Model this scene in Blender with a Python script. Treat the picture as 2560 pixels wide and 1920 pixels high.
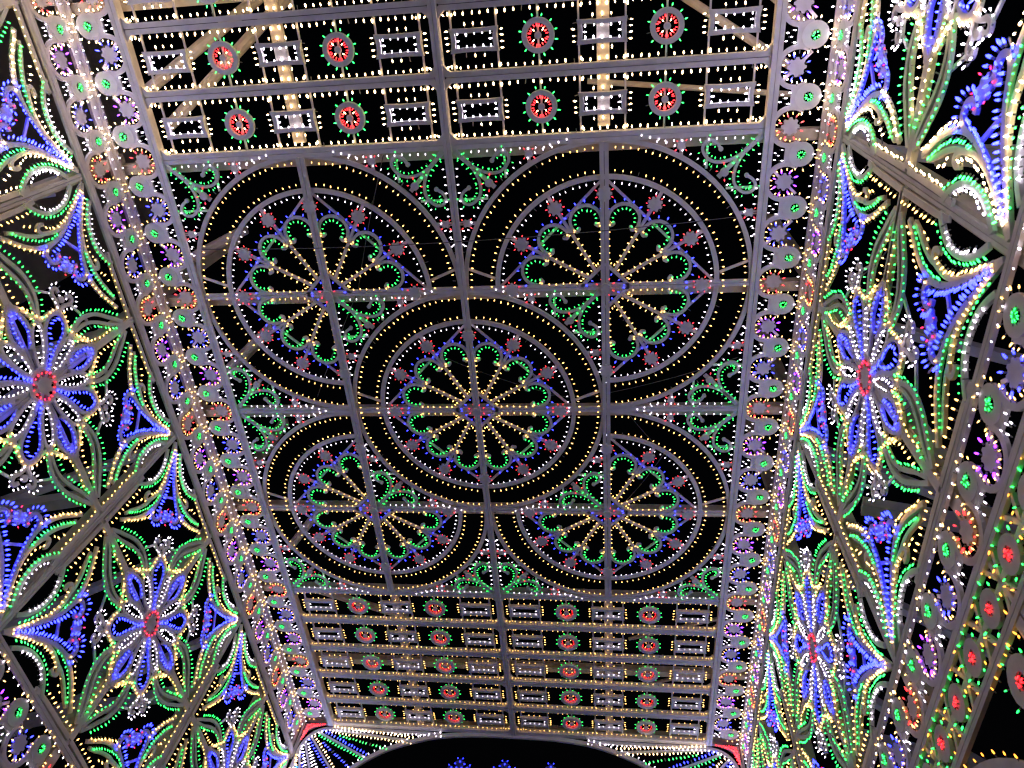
import bpy, math, random
from mathutils import Matrix, Vector
random.seed(7)
PI = math.pi
scene = bpy.context.scene
for o in list(bpy.data.objects):
    bpy.data.objects.remove(o)

# ------------------------------------------------------------------ camera, sky, exposure
CEIL = 11.0                                   # height of the ceiling lattice above the ground
cam_d = bpy.data.cameras.new('camera')
cam = bpy.data.objects.new('camera', cam_d)
scene.collection.objects.link(cam)
scene.camera = cam
RC = ((0.99159629, 0.07211347, 0.10740787),
      (-0.00979435, 0.86969607, -0.49349044),
      (-0.12899951, 0.4882913, 0.8630937))    # rows: image right, image down, view direction
rt, dn, fw = (Vector(r) for r in RC)
m = Matrix((rt, -dn, -fw)).transposed().to_4x4()
m.translation = Vector((1.98941883, -5.78664415, CEIL - 9.43766651))
cam.matrix_world = m
cam_d.sensor_fit = 'HORIZONTAL'
cam_d.sensor_width = 36.0
cam_d.lens = 1796.4 / 2560 * 36.0
cam_d.dof.use_dof = True
cam_d.dof.focus_distance = 9.5
cam_d.dof.aperture_fstop = 2.2
cam_d.clip_start = 0.05
cam_d.clip_end = 1000

world = bpy.data.worlds.new('World')
scene.world = world
world.use_nodes = True
wn = world.node_tree
bg = wn.nodes['Background']
sky = wn.nodes.new('ShaderNodeTexSky')
sky.sky_type = 'NISHITA'
sky.sun_disc = False
sky.sun_elevation = math.radians(-4)
sky.sun_rotation = math.radians(200)
wn.links.new(sky.outputs[0], bg.inputs[0])
bg.inputs[1].default_value = 0.05

scene.view_settings.view_transform = 'Standard'
scene.view_settings.look = 'None'
scene.view_settings.exposure = 0.0
scene.view_settings.gamma = 1.0
scene.view_settings.use_curve_mapping = False
scene.render.engine = 'CYCLES'
cy = scene.cycles
cy.max_bounces = 4
cy.diffuse_bounces = 2
cy.glossy_bounces = 2
cy.caustics_reflective = False
cy.caustics_refractive = False
cy.use_denoising = True
cy.use_light_tree = True
cy.filter_width = 1.3
cy.sample_clamp_indirect = 4.0

# ------------------------------------------------------------------ materials
def mat(name):
    mt = bpy.data.materials.new(name)
    mt.use_nodes = True
    return mt, mt.node_tree.nodes, mt.node_tree.links, mt.node_tree.nodes['Principled BSDF']

def paint(name, c1, c2, rough=0.55, scale=3.0, grain=True):
    mt, n, l, b = mat(name)
    tc = n.new('ShaderNodeTexCoord')
    nz = n.new('ShaderNodeTexNoise'); nz.inputs['Scale'].default_value = scale
    nz.inputs['Detail'].default_value = 8; nz.inputs['Roughness'].default_value = 0.65
    l.new(tc.outputs['Object'], nz.inputs['Vector'])
    oi = n.new('ShaderNodeObjectInfo')
    rp = n.new('ShaderNodeValToRGB')
    rp.color_ramp.elements[0].position = 0.32; rp.color_ramp.elements[0].color = (*c2, 1)
    rp.color_ramp.elements[1].position = 0.62; rp.color_ramp.elements[1].color = (*c1, 1)
    l.new(nz.outputs['Fac'], rp.inputs[0])
    mx = n.new('ShaderNodeMixRGB'); mx.blend_type = 'MULTIPLY'; mx.inputs[0].default_value = 0.18
    l.new(rp.outputs[0], mx.inputs[1]); l.new(oi.outputs['Random'], mx.inputs[2])
    l.new(mx.outputs[0], b.inputs['Base Color'])
    b.inputs['Roughness'].default_value = rough
    if grain:
        n2 = n.new('ShaderNodeTexNoise'); n2.inputs['Scale'].default_value = 40
        l.new(tc.outputs['Object'], n2.inputs['Vector'])
        bp = n.new('ShaderNodeBump'); bp.inputs['Strength'].default_value = 0.25
        bp.inputs['Distance'].default_value = 0.004
        l.new(n2.outputs['Fac'], bp.inputs['Height']); l.new(bp.outputs[0], b.inputs['Normal'])
    return mt

WHITE = paint('white_painted_wood', (0.82, 0.80, 0.80), (0.64, 0.62, 0.62))
POLE = paint('whitewashed_pole', (0.66, 0.60, 0.52), (0.48, 0.43, 0.36), scale=5)
SOCK = paint('lamp_socket', (0.22, 0.22, 0.21), (0.12, 0.12, 0.12), grain=False)
CABLE = paint('cable_rubber', (0.10, 0.10, 0.11), (0.06, 0.06, 0.06), grain=False)
PLASTER = paint('old_plaster', (0.34, 0.32, 0.29), (0.24, 0.22, 0.20), scale=0.8)
STONE = paint('paving_stone', (0.26, 0.24, 0.22), (0.17, 0.16, 0.15), scale=1.2)

def lamp(name, col, k):
    mt, n, l, b = mat(name)
    b.inputs['Base Color'].default_value = (0.6, 0.6, 0.6, 1)
    b.inputs['Roughness'].default_value = 0.25
    b.inputs['Emission Color'].default_value = (*col, 1)
    b.inputs['Emission Strength'].default_value = k
    return mt
GAIN = 1.4
LAMPS = [('warm', (1.0, 0.53, 0.12), 5.2), ('white', (0.92, 0.80, 0.96), 5.0), ('green', (0.010, 1.0, 0.10), 4.2),
         ('blue', (0.014, 0.022, 1.0), 8.5), ('red', (1.0, 0.008, 0.014), 3.4), ('purple', (0.20, 0.015, 1.0), 8.0),
         ('amber', (1.0, 0.34, 0.03), 3.2), ('ivory', (1.0, 0.64, 0.29), 5.5), ('teal', (0.008, 0.26, 1.0), 6.5)]
LM = [lamp('lit_bulb_' + a, b, c * GAIN) for a, b, c in LAMPS]
LMB = [lamp('bright_bulb_' + a, b, c * GAIN * (3.8 if a in ('warm', 'white', 'ivory') else 1.5)) for a, b, c in LAMPS]      # stronger bulbs of the near bays, strength raised to brighten the boards there
BRIGHT = {}
IX = {a: i for i, (a, b, c) in enumerate(LAMPS)}

# ------------------------------------------------------------------ 2-D helpers
def catmull(P, k=5, closed=False):
    n = len(P); out = []
    rng = n if closed else n - 1
    g = (lambda i: P[i % n]) if closed else (lambda i: P[min(max(i, 0), n - 1)])
    for i in range(rng):
        a, b, c, d = g(i - 1), g(i), g(i + 1), g(i + 2)
        for s in range(k):
            t = s / k; t2 = t * t; t3 = t2 * t
            out.append(tuple(0.5 * ((2 * b[q]) + (-a[q] + c[q]) * t + (2 * a[q] - 5 * b[q] + 4 * c[q] - d[q]) * t2 +
                                    (-a[q] + 3 * b[q] - 3 * c[q] + d[q]) * t3) for q in (0, 1)))
    if not closed: out.append(tuple(P[-1]))
    return out

def arc(cx, cy_, r, a0, a1, n=None):
    n = n or max(3, int(abs(a1 - a0) / 12))
    return [(cx + r * math.cos(math.radians(a0 + (a1 - a0) * i / n)), cy_ + r * math.sin(math.radians(a0 + (a1 - a0) * i / n))) for i in range(n + 1)]

def pol(r, a, c=(0, 0)):
    return (c[0] + r * math.cos(math.radians(a)), c[1] + r * math.sin(math.radians(a)))

def normals(P, closed=False):
    n = len(P); N = []
    for i in range(n):
        a = P[(i - 1) % n] if (closed or i > 0) else P[i]
        b = P[(i + 1) % n] if (closed or i < n - 1) else P[i]
        dx, dy = b[0] - a[0], b[1] - a[1]; L = math.hypot(dx, dy) or 1
        N.append((-dy / L, dx / L))
    return N

def offset(P, d, closed=False):
    return [(p[0] + n[0] * d, p[1] + n[1] * d) for p, n in zip(P, normals(P, closed))]

def sample(P, sp, closed=False, ends=True):
    Q = list(P) + ([P[0]] if closed else [])
    L = [0]
    for a, b in zip(Q, Q[1:]): L.append(L[-1] + math.hypot(b[0] - a[0], b[1] - a[1]))
    tot = L[-1]; n = max(1, round(tot / sp))
    ts = [tot * i / n for i in range(n)] if closed else ([tot * i / n for i in range(n + 1)] if ends else [tot * (i + .5) / n for i in range(n)])
    out = []; j = 0
    for t in ts:
        while j < len(L) - 2 and L[j + 1] < t: j += 1
        a, b = Q[j], Q[j + 1]; s = L[j + 1] - L[j] or 1; f = (t - L[j]) / s
        dx, dy = (b[0] - a[0]) / s, (b[1] - a[1]) / s
        out.append(((a[0] + (b[0] - a[0]) * f, a[1] + (b[1] - a[1]) * f), (-dy, dx)))
    return out

class MB:
    """collects boards (extruded flat shapes) for one mesh"""
    def __init__(s): s.v = []; s.f = []
    def ribbon(s, P, w, closed=False, z=0.0, th=0.03):
        N = normals(P, closed); b = len(s.v); n = len(P); h = w / 2
        for p, q in zip(P, N):
            for sg, zz in ((h, z + th / 2), (-h, z + th / 2), (-h, z - th / 2), (h, z - th / 2)):
                s.v.append((p[0] + q[0] * sg, p[1] + q[1] * sg, zz))
        for i in range(n if closed else n - 1):
            j = (i + 1) % n
            for k in range(4):
                k2 = (k + 1) % 4
                s.f.append((b + i * 4 + k, b + i * 4 + k2, b + j * 4 + k2, b + j * 4 + k))
        if not closed:
            s.f.append((b + 3, b + 2, b + 1, b)); e = b + (n - 1) * 4; s.f.append((e, e + 1, e + 2, e + 3))
        return s
    def plate(s, P, z=0.0, th=0.03):
        b = len(s.v); n = len(P)
        s.v += [(x, y, z + th / 2) for x, y in P] + [(x, y, z - th / 2) for x, y in P]
        s.f.append(tuple(range(b, b + n))); s.f.append(tuple(range(b + 2 * n - 1, b + n - 1, -1)))
        for i in range(n):
            j = (i + 1) % n; s.f.append((b + i, b + n + i, b + n + j, b + j))
        return s
    def disc(s, c, r, n=16, z=0.0, th=0.03): return s.plate([pol(r, 360 * i / n, c) for i in range(n)], z, th)
    def ring(s, c, r, w, n=24, z=0.0, th=0.03): return s.ribbon([pol(r, 360 * i / n, c) for i in range(n)], w, True, z, th)
    def star(s, c, r, n=8, tooth=0.022, sx=1.0, sy=1.0, rot=0, z=0.0):
        P = []
        for i in range(n):
            a = 360 / n * i
            for rr, d in ((r, -16), (r + tooth, -7), (r + tooth, 7), (r, 16)):
                x, y = pol(rr, a + d * 8 / n); x *= sx; y *= sy
                q = math.radians(rot); P.append((c[0] + x * math.cos(q) - y * math.sin(q), c[1] + x * math.sin(q) + y * math.cos(q)))
        return s.plate(P, z)
    def box(s, x0, x1, y0, y1, z0, z1):
        b = len(s.v)
        s.v += [(x, y, z) for x in (x0, x1) for y in (y0, y1) for z in (z0, z1)]
        s.f += [tuple(b + i for i in q) for q in ((0, 1, 3, 2), (4, 6, 7, 5), (0, 4, 5, 1), (2, 3, 7, 6), (0, 2, 6, 4), (1, 5, 7, 3))]
        return s
    def tube(s, A, B, r, n=10, r2=None):
        A, B = Vector(A), Vector(B); d = (B - A).normalized(); u = d.orthogonal().normalized(); w = d.cross(u); b = len(s.v)
        for c, rr in ((A, r), (B, r2 or r)):
            for i in range(n):
                a = 2 * PI * i / n; s.v.append(tuple(c + (u * math.cos(a) + w * math.sin(a)) * rr))
        for i in range(n): s.f.append((b + i, b + (i + 1) % n, b + n + (i + 1) % n, b + n + i))
        s.f.append(tuple(range(b + n - 1, b - 1, -1))); s.f.append(tuple(range(b + n, b + 2 * n)))
        return s
    def flip(s, fn):
        """append a transformed copy of everything collected so far"""
        b = len(s.v); fs = list(s.f); s.v += [fn(*p) for p in s.v[:b]]
        s.f += [tuple(b + i for i in reversed(q)) for q in fs]
        return s
    def mesh(s, name, mats):
        me = bpy.data.meshes.new(name); me.from_pydata(s.v, [], s.f); me.update()
        for mm in mats: me.materials.append(mm)
        return me

class Bulbs:
    """collects glowing bulbs with sockets; tz tilts them towards the viewer's side of the panel"""
    def __init__(s, tz=0.15, L=0.029, R=0.0066, zl=0.022):
        s.zl = zl; s.v = []; s.f = []; s.mi = []; s.tz = tz; s.L = L; s.R = R; s.pts = []
    def add(s, p, d, c, z=0.0, k=1.0):
        s.pts.append((p, d, c, z, k))
    def row(s, P, side, c, sp=0.075, closed=False, off=0.03, ends=True, skip=0.0, k=1.0):
        for (p, n) in sample(P, sp, closed, ends):
            if random.random() < skip: continue
            s.add((p[0] + n[0] * off * side, p[1] + n[1] * off * side), (n[0] * side, n[1] * side), c, k=k)
    def at(s, P, dirs, c):
        for p, d in zip(P, dirs): s.add(p, d, c)
    def fan(s, c0, r, n, c, a0=0, inward=False, sx=1, sy=1, span=360, k=1.0):
        for i in range(n):
            a = a0 + span / n * i; x, y = pol(1, a)
            s.add((c0[0] + x * r * sx, c0[1] + y * r * sy), (-x, -y) if inward else (x, y), c, k=k)
    def flip(s, fn2):
        for p, d, c, z, k in list(s.pts):
            q = fn2(*p); o = fn2(0, 0); e = fn2(*d)
            s.pts.append((q, (e[0] - o[0], e[1] - o[1]), c, z, k))
    def mesh(s, name, bright=False):
        V, F, MI = [], [], []
        NS = 5
        for p, d, c, z, k in s.pts:
            if random.random() < 0.02: c = None                     # a dead bulb
            dl = math.hypot(*d) or 1
            D = Vector((d[0] / dl + random.gauss(0, .09), d[1] / dl + random.gauss(0, .09), s.tz + random.gauss(0, .08))).normalized()
            u = D.orthogonal().normalized(); w = D.cross(u); o = Vector((p[0], p[1], z + s.zl))
            k *= random.uniform(.80, 1.12)
            o += Vector((random.gauss(0, .004), random.gauss(0, .004), random.gauss(0, .004)))
            L, R = s.L * k, s.R * k
            b = len(V)
            o0 = o - D * 0.020
            for t, r in ((0.0, .8), (0.022, .8), (0.024, .72), (0.024 + L * .4, 1.0), (0.024 + L * .75, .72)):
                for i in range(NS):
                    a = 2 * PI * i / NS; V.append(tuple(o0 + D * t + (u * math.cos(a) + w * math.sin(a)) * (R * r)))
            V.append(tuple(o0 + D * (0.024 + L)))
            for ri in range(4):
                for i in range(NS):
                    j = (i + 1) % NS; F.append((b + ri * NS + i, b + ri * NS + j, b + ri * NS + NS + j, b + ri * NS + NS + i))
                    MI.append(0 if (ri < 2 or c is None) else 1 + IX[c])
            for i in range(NS):
                F.append((b + 4 * NS + i, b + 4 * NS + (i + 1) % NS, b + 5 * NS)); MI.append(0 if c is None else 1 + IX[c])
        me = bpy.data.meshes.new(name); me.from_pydata(V, [], F)
        me.materials.append(SOCK)
        for mm in LM: me.materials.append(mm)
        me.polygons.foreach_set('material_index', MI); me.update()
        if bright:
            mb = me.copy(); mb.materials.clear(); mb.materials.append(SOCK)
            for mm in LMB: mb.materials.append(mm)
            w_, i_ = 1 + IX['warm'], 1 + IX['ivory']
            mb.polygons.foreach_set('material_index', [i_ if q == w_ else q for q in MI]); mb.update()
            BRIGHT[me.name] = mb
        return me

# ------------------------------------------------------------------ object helpers
COL = scene.collection
def thing(name, label, cat, M, group=None):
    o = bpy.data.objects.new(name, None); COL.objects.link(o)
    o.empty_display_size = 0.2; o.matrix_world = M
    o['label'] = label; o['category'] = cat
    if group: o['group'] = group
    return o
def part(name, me, parent, M=None, stuff=False, label=None):
    o = bpy.data.objects.new(name, me); COL.objects.link(o); o.parent = parent
    if M is not None: o.matrix_local = M
    if stuff: o['kind'] = 'stuff'
    if label: o['label'] = label
    return o
def single(name, me, label, cat, M=None, group=None):
    o = bpy.data.objects.new(name, me); COL.objects.link(o)
    if M is not None: o.matrix_world = M
    o['label'] = label; o['category'] = cat
    if group: o['group'] = group
    return o
def basis(x, y, z, t):
    M = Matrix((x, y, z)).transposed().to_4x4(); M.translation = Vector(t); return M
def T2(x, y, a=0, sx=1, sy=1): return Matrix.Translation((x, y, 0)) @ Matrix.Rotation(math.radians(a), 4, 'Z') @ Matrix.Diagonal((sx, sy, 1, 1))
# panel frames; every panel is drawn in its own x,y with +z towards the inside of the gallery
def ceil_at(X, Y, a=0, sx=1, sy=1, z=0.0):      # local x -> world X, local y -> world -Y
    return basis((1, 0, 0), (0, -1, 0), (0, 0, -1), (X, Y, CEIL + z)) @ T2(0, 0, a, sx, sy)
def wall_at(side, Y, Z, a=0, sx=1, sy=1, inset=0.0):
    X = 4.64 * side - inset * side
    if side < 0: B = basis((0, 1, 0), (0, 0, 1), (1, 0, 0), (X, Y, CEIL + Z))
    else: B = basis((0, -1, 0), (0, 0, 1), (-1, 0, 0), (X, Y, CEIL + Z))
    return B @ T2(0, 0, a, sx, sy)
def wx(side, y): return -y * side               # world-Y offset -> local x on that wall
def fill(t, parts, bright=False):
    """link one set of shared part meshes under thing t; names like rosette/rosette_hub nest one level"""
    last = {}
    for nm, me, M in parts:
        stuff = nm == 'bulb_string'
        if bright and me.name in BRIGHT: me = BRIGHT[me.name]
        par = t
        if '>' in nm: pn, nm = nm.split('>'); par = last[pn]
        last[nm] = part(nm, me, par, M, stuff=stuff)
ORD = ['first', 'second', 'third', 'fourth', 'fifth', 'sixth', 'seventh', 'eighth', 'ninth', 'tenth']

# ================================================================== SETTING
g = MB().box(-150, 150, -150, 150, -0.5, 0.0)
ground = bpy.data.objects.new('ground', g.mesh('ground', [STONE])); COL.objects.link(ground); ground['kind'] = 'structure'

# the plastered building whose corner shows behind the left wall
bt = thing('town_building', 'dim plastered building standing in the dark beyond the left wall of lights', 'building', Matrix.Translation((-14, -12, 0)))
part('wall', MB().box(-5, 4, -14, 11.3, 0, 19).mesh('building_wall', [PLASTER]), bt)
part('cornice', MB().box(-5.2, 4.25, -14.2, 11.5, 19, 19.5).mesh('building_cornice', [PLASTER]), bt)
part('roof', MB().box(-4.8, 3.9, -13.8, 11.2, 19.5, 19.9).mesh('building_roof', [STONE]), bt)
b2 = thing('low_building', 'low plastered house in the dark behind the left wall, nearer the far arch', 'building', Matrix.Translation((-15, 6, 0)))
part('wall', MB().box(-4, 4, -6, 12, 0, 8.4).mesh('low_building_wall', [PLASTER]), b2)
part('roof', MB().box(-4.3, 4.3, -6.3, 12.3, 8.4, 8.8).mesh('low_building_roof', [STONE]), b2)

# ------------------------------------------------------------------ timber frame behind the lights
for side, sn in ((-1, 'left'), (1, 'right')):
    for i, Y in enumerate(range(8, -9, -2)):
        top = CEIL + (2.8 if Y in (-2, 0, 2) else 0.25)
        lean = 0.0
        pm = MB().box(-.08, .08, -.075, .075, 0, top).mesh('wall_post', [POLE])
        single('wall_post', pm, 'tall whitewashed post behind the %s wall, %s from the far arch' % (sn, ORD[i]), 'post', Matrix.Translation((4.76 * side, Y, 0)), 'posts carrying the light walls')
    for i, (Y, z0) in enumerate(((4, -0.95), (2, -0.95), (0, -0.95), (-2, -0.95), (-4, -0.95))):
        bm_ = MB().box(0, 5.2, -0.06, 0.06, -0.06, 0.06).mesh('raking_shore', [POLE])
        M = Matrix.Translation((4.95 * side, Y + 0.12, CEIL + z0)) @ Matrix.Rotation(0 if side > 0 else PI, 4, 'Z') @ Matrix.Rotation(math.radians(40), 4, 'Y')
        single('raking_shore', bm_, 'pale raking timber propping the outside of the %s wall, %s from the far arch' % (sn, ORD[i]), 'timber prop', M, 'raking timbers outside the walls')
    for i, Y in enumerate((4, 0, -4)):
        bm_ = MB().box(0, 4.6, -0.08, 0.08, -0.08, 0.08).mesh('stay_beam', [POLE])
        M = Matrix.Translation((4.95 * side, Y - 0.15, CEIL - 2.45)) @ Matrix.Rotation(0 if side > 0 else PI, 4, 'Z') @ Matrix.Rotation(math.radians(16), 4, 'Y')
        single('stay_beam', bm_, 'thick sloping stay beam at mid height outside the %s wall, %s from the far arch' % (sn, ORD[i]), 'timber beam', M, 'stay beams outside the walls')
for i, Y in enumerate((8, 6, 4, 2, 0, -2, -4, -6, -8)):
    where = {8: 'over the far arch', 6: 'behind the far slat rows', 4: 'where far slats meet roses', 2: 'behind the far pair of roses', 0: 'behind the central rose',
             -2: 'behind the near pair of roses', -4: 'where near slats meet roses', -6: 'behind the near slat rows', -8: 'at the near end of the ceiling'}[Y]
    rb = MB().box(-4.75, 4.75, -0.07, 0.07, 0.13, 0.27).mesh('roof_beam', [POLE])
    single('roof_beam', rb, 'square pale timber cross beam above the ceiling, ' + where, 'timber beam', Matrix.Translation((0, Y + .13, CEIL)), 'timber beams above the ceiling')
for X, s_ in ((-2, 'left'), (2, 'right')):
    for y0, y1, wh in ((4.12, 8.1, 'far'), (-8.1, -4.12, 'near')):
        pb = MB().box(-0.075, 0.075, y0, y1, 0.045, 0.125).mesh('purlin', [POLE])
        single('purlin', pb, 'pale purlin running over the middle of the %s bay of the %s slat rows' % (s_, wh), 'timber beam', Matrix.Translation((X, 0, CEIL)), 'purlins above the slat rows')
BR = [((-4.5, -2.36), (-3.3, -2.85), 'crossing the near left rose rim'), ((-4.3, -0.45), (-3.25, -1.3), 'behind the outer rim left of the near left rose'),
      ((-4.4, -4.7), (-2.2, -5.9), 'across the near slats on the left'), ((-4.0, -4.35), (-1.4, -6.2), 'long one across the near slats on the left'),
      ((4.4, -4.55), (2.3, -5.9), 'across the near slats on the right'), ((4.5, -5.0), (3.0, -6.2), 'outer one across the near slats on the right'),
      ((4.4, -4.3), (1.8, -4.6), 'thin one low on the near slats, right'), ((-4.0, 3.3), (-3.3, 2.5), 'behind the rim of the far left rose'),
      ((-4.2, 4.2), (-2.0, 5.2), 'across the far slats on the left'), ((4.2, 4.8), (2.4, 5.6), 'across the far slats on the right'),
      ((3.9, 6.3), (2.6, 7.0), 'across the last far slats on the right')]
for (a, b, t) in BR:
    r = 0.075 if 'long' in t or 'left' in t.split(',')[0] else 0.05
    if 'thin' in t or 'right' in t and 'far' in t: r = 0.035
    bm_ = MB().tube((a[0], a[1], CEIL + 0.40), (b[0], b[1], CEIL + 0.50), r, 10).mesh('brace_pole', [POLE])
    single('brace_pole', bm_, 'diagonal pole above ceiling, ' + t, 'brace pole', None, 'brace poles above the ceiling')

# ------------------------------------------------------------------ flat frame boards of the ceiling lattice
def rail(name, P0, P1, w, label, cat, group, M, seam=True):
    t = thing(name, label, cat, M, group)
    dx, dy = P1[0] - P0[0], P1[1] - P0[1]; L = math.hypot(dx, dy); n = (-dy / L, dx / L)
    for s_ in (-1, 1):
        o = [(p[0] + n[0] * s_ * (w / 4 + .0015), p[1] + n[1] * s_ * (w / 4 + .0015)) for p in (P0, P1)]
        part('board', MB().ribbon(o, w / 2 - .003, z=0.0, th=0.034).mesh('rail_board', [WHITE]), t)
    return t
C0 = ceil_at(0, 0)
for y, wn_ in ((-4, 'between the near slats and the near roses'), (-2, 'through the near pair of roses'), (0, 'through the central rose'), (2, 'through the far pair of roses'), (4, 'between the far roses and the far slats')):
    for k in range(4):
        pass
    rail('cross_rail', (-4.06, -y), (4.06, -y), 0.12 if abs(y) == 4 else 0.09, 'flat white cross rail of the ceiling ' + wn_, 'frame rail', 'cross rails of the ceiling', C0 @ Matrix.Translation((0, 0, 0.004)))
for x, wn_ in ((-4, 'along its left edge'), (-2, 'through the two left roses'), (0, 'down the middle, through the central rose'), (2, 'through the two right roses'), (4, 'along its right edge')):
    y0 = 4 if abs(x) == 2 else 8.05
    rail('long_rail', (x, -y0 + .05), (x, y0 - .05), 0.115 if x != 0 else 0.10, 'long flat white rail of the ceiling ' + wn_, 'frame rail', 'long rails of the ceiling', C0 @ Matrix.Translation((0, 0, 0.042)))
for side, sn in ((-1, 'left'), (1, 'right')):
    t = thing('edge_rail', 'long white corner rail where the ceiling meets the %s wall' % sn, 'frame rail', Matrix.Translation((4.66 * side, 0, CEIL)), 'corner rails')
    part('board', MB().box(-0.05, 0.05, -8.05, 8.05, 0.022, 0.06).mesh('edge_board', [WHITE]), t)
    part('board', MB().box(0.022 * side - .02, 0.022 * side + .02, -8.05, 8.05, -0.11, 0.02).mesh('edge_board', [WHITE]), t)

# ------------------------------------------------------------------ rose windows
def rose_parts(quads):
    """geometry of one rose restricted to the listed quadrants (0..3, counter-clockwise in local x,y)"""
    W = [WHITE]; out = []
    full = len(quads) == 4
    def arcs(r, w, n=18, z=0.0):
        mb = MB()
        if full: mb.ring((0, 0), r, w, n * 4, z)
        else:
            for q in quads: mb.ribbon(arc(0, 0, r, q * 90, q * 90 + 90, n), w, z=z)
        return mb
    out.append(('outer_hoop', arcs(1.955, 0.060, 22).mesh('outer_hoop', W), None))
    out.append(('ring', arcs(1.505, 0.064, 20, 0.002).mesh('rose_ring', W), None))
    bl = Bulbs(0.12)
    for q in quads:
        a0, a1 = q * 90, q * 90 + 90
        for (r, side, c, sp) in ((1.915, 1, 'warm', .098), (1.55, -1, 'warm', .098), (1.465, 1, 'white', .098)):
            P = arc(0, 0, r, a0 + 1.5, a1 - 1.5, 40)
            bl.row(P, side, c, sp, off=0.022, k=.85 if c == 'white' else 1.0)
    ok = lambda a: int((a % 360) // 90) in quads
    onaxis = lambda a: a % 90 == 0
    # spokes
    spoke = MB().ribbon([(0.25, 0), (1.47, 0)], 0.042).mesh('spoke', W)
    star = MB().star((0, 0), 0.078).mesh('rose_star', W)
    for k in range(12):
        a = 30 * k
        vis = ok(a + 1) or ok(a - 1)
        if not vis: continue
        if not onaxis(a): out.append(('spoke', spoke, T2(0, 0, a)))
        out.append(('star', star, T2(*pol(1.30, a), a) @ Matrix.Translation((0, 0, 0.034 if not onaxis(a) else 0.064))))
        for j in range(8):
            d = a + 22.5 + 45 * j; p = pol(1.30, a); pp = pol(0.10, d, p)
            ang = math.degrees(math.atan2(pp[1], pp[0]))
            if ok(ang): bl.add(pp, pol(1, d), 'red', z=0.02, k=.9)
        for s_ in (-1, 1):
            if not ok(a + 5 * s_): continue
            off = 0.045 if onaxis(a) else 0.022
            e = pol(1, a); nn = (-e[1] * s_, e[0] * s_)
            for i in range(6):
                r = 0.385 + 0.098 * i
                bl.add((e[0] * r + nn[0] * off, e[1] * r + nn[1] * off), nn, 'warm', z=0.0)
            bl.add((e[0] * .915 + nn[0] * (off + .025), e[1] * .915 + nn[1] * (off + .025)), (nn[0] + e[0] * -.5, nn[1] - e[1] * .5), 'warm')
    # lobes
    LP = [(0.885, 0.120), (0.855, 0.137), (0.865, 0.174), (0.908, 0.200)] + [(0.968 + 0.208 * math.cos(math.radians(f)), 0.208 * math.sin(math.radians(f))) for f in (95, 75, 55, 35, 17, 0)]
    LP = LP + [(x, -y) for x, y in LP[-2::-1]]
    LPs = catmull(LP, 3)
    lb = MB().ribbon(LPs, 0.040, z=0.003)
    for s_ in (-1, 1): lb.disc((0.885, 0.120 * s_), 0.028, 10, 0.004)
    lobe = lb.mesh('lobe', W)
    for k in range(12):
        a = 30 * k + 15
        if not ok(a): continue
        out.append(('lobe', lobe, T2(0, 0, a)))
        for f in (-118, -94, -70, -47, -23, 0, 23, 47, 70, 94, 118):
            x, y = 0.972 + 0.162 * math.cos(math.radians(f)), 0.160 * math.sin(math.radians(f))
            p = pol(math.hypot(x, y), a + math.degrees(math.atan2(y, x))); d = pol(-1, a + f)
            bl.add(p, d, 'green')
        for f in (-66, -40, -14, 14, 40, 66):
            x, y = 0.968 + 0.250 * math.cos(math.radians(f)), 0.250 * math.sin(math.radians(f))
            p = pol(math.hypot(x, y), a + math.degrees(math.atan2(y, x))); bl.add(p, pol(1, a + f), 'blue', k=1.15)
    # straight braces between ring quarters
    br = MB().ribbon([(1.47, 0.02), (0.02, 1.47)], 0.034, z=-0.035, th=0.02).mesh('brace', W)
    for q in quads: out.append(('brace', br, T2(0, 0, 90 * q)))
    # hub diamond
    hb = MB()
    for q in quads:
        P = catmull([pol(.325, 90 * q), pol(.285, 90 * q + 12), pol(.24, 90 * q + 45), pol(.285, 90 * q + 78), pol(.325, 90 * q + 90)], 3)
        hb.ribbon(P, 0.045, z=0.006)
        for aa, r in ((5, .27), (27, .215), (63, .215), (85, .27)):
            bl.add(pol(r, 90 * q + aa), pol(-1, 90 * q + aa), 'blue', z=0.06 if aa in (4, 86) else 0.0)
        for aa, r in ((16, .33), (22, .315), (38, .285), (52, .285), (68, .315), (74, .33)):
            bl.add(pol(r, 90 * q + aa), pol(1, 90 * q + aa), 'warm')
        for aa in (25, 65): bl.add(pol(.105, 90 * q + aa), pol(1, 90 * q + aa), 'red', z=0.03)
    out.append(('hub_frame', hb.mesh('hub_frame', W), None))
    out.append(('hub_plate', MB().disc((0, 0), 0.065, 16, z=0.075).mesh('hub_plate', W), None))
    # thin ties to the outer hoop
    tie = MB().ribbon([(1.535, .15), (1.925, .31)], 0.035, z=-0.02, th=0.02).mesh('tie', W)
    if 0 in quads: out.append(('tie', tie, None))
    if 1 in quads: out.append(('tie', tie, T2(0, 0, 0, -1, 1)))
    out.append(('bulb_string', bl.mesh('rose_bulbs'), None))
    return out
ROSE = {'centre': (0, 0, [0, 1, 2, 3], 'complete twelve-spoke light rose in the centre of the ceiling'),
        'nl': (-2, -2, [0, 1, 2], 'three-quarter light rose in the ceiling by the near slats and left wall'),
        'nr': (2, -2, [0, 1, 3], 'three-quarter light rose in the ceiling by the near slats and right wall'),
        'fl': (-2, 2, [1, 2, 3], 'three-quarter light rose in the ceiling by the far slats and left wall'),
        'fr': (2, 2, [0, 2, 3], 'three-quarter light rose in the ceiling by the far slats and right wall')}
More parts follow.
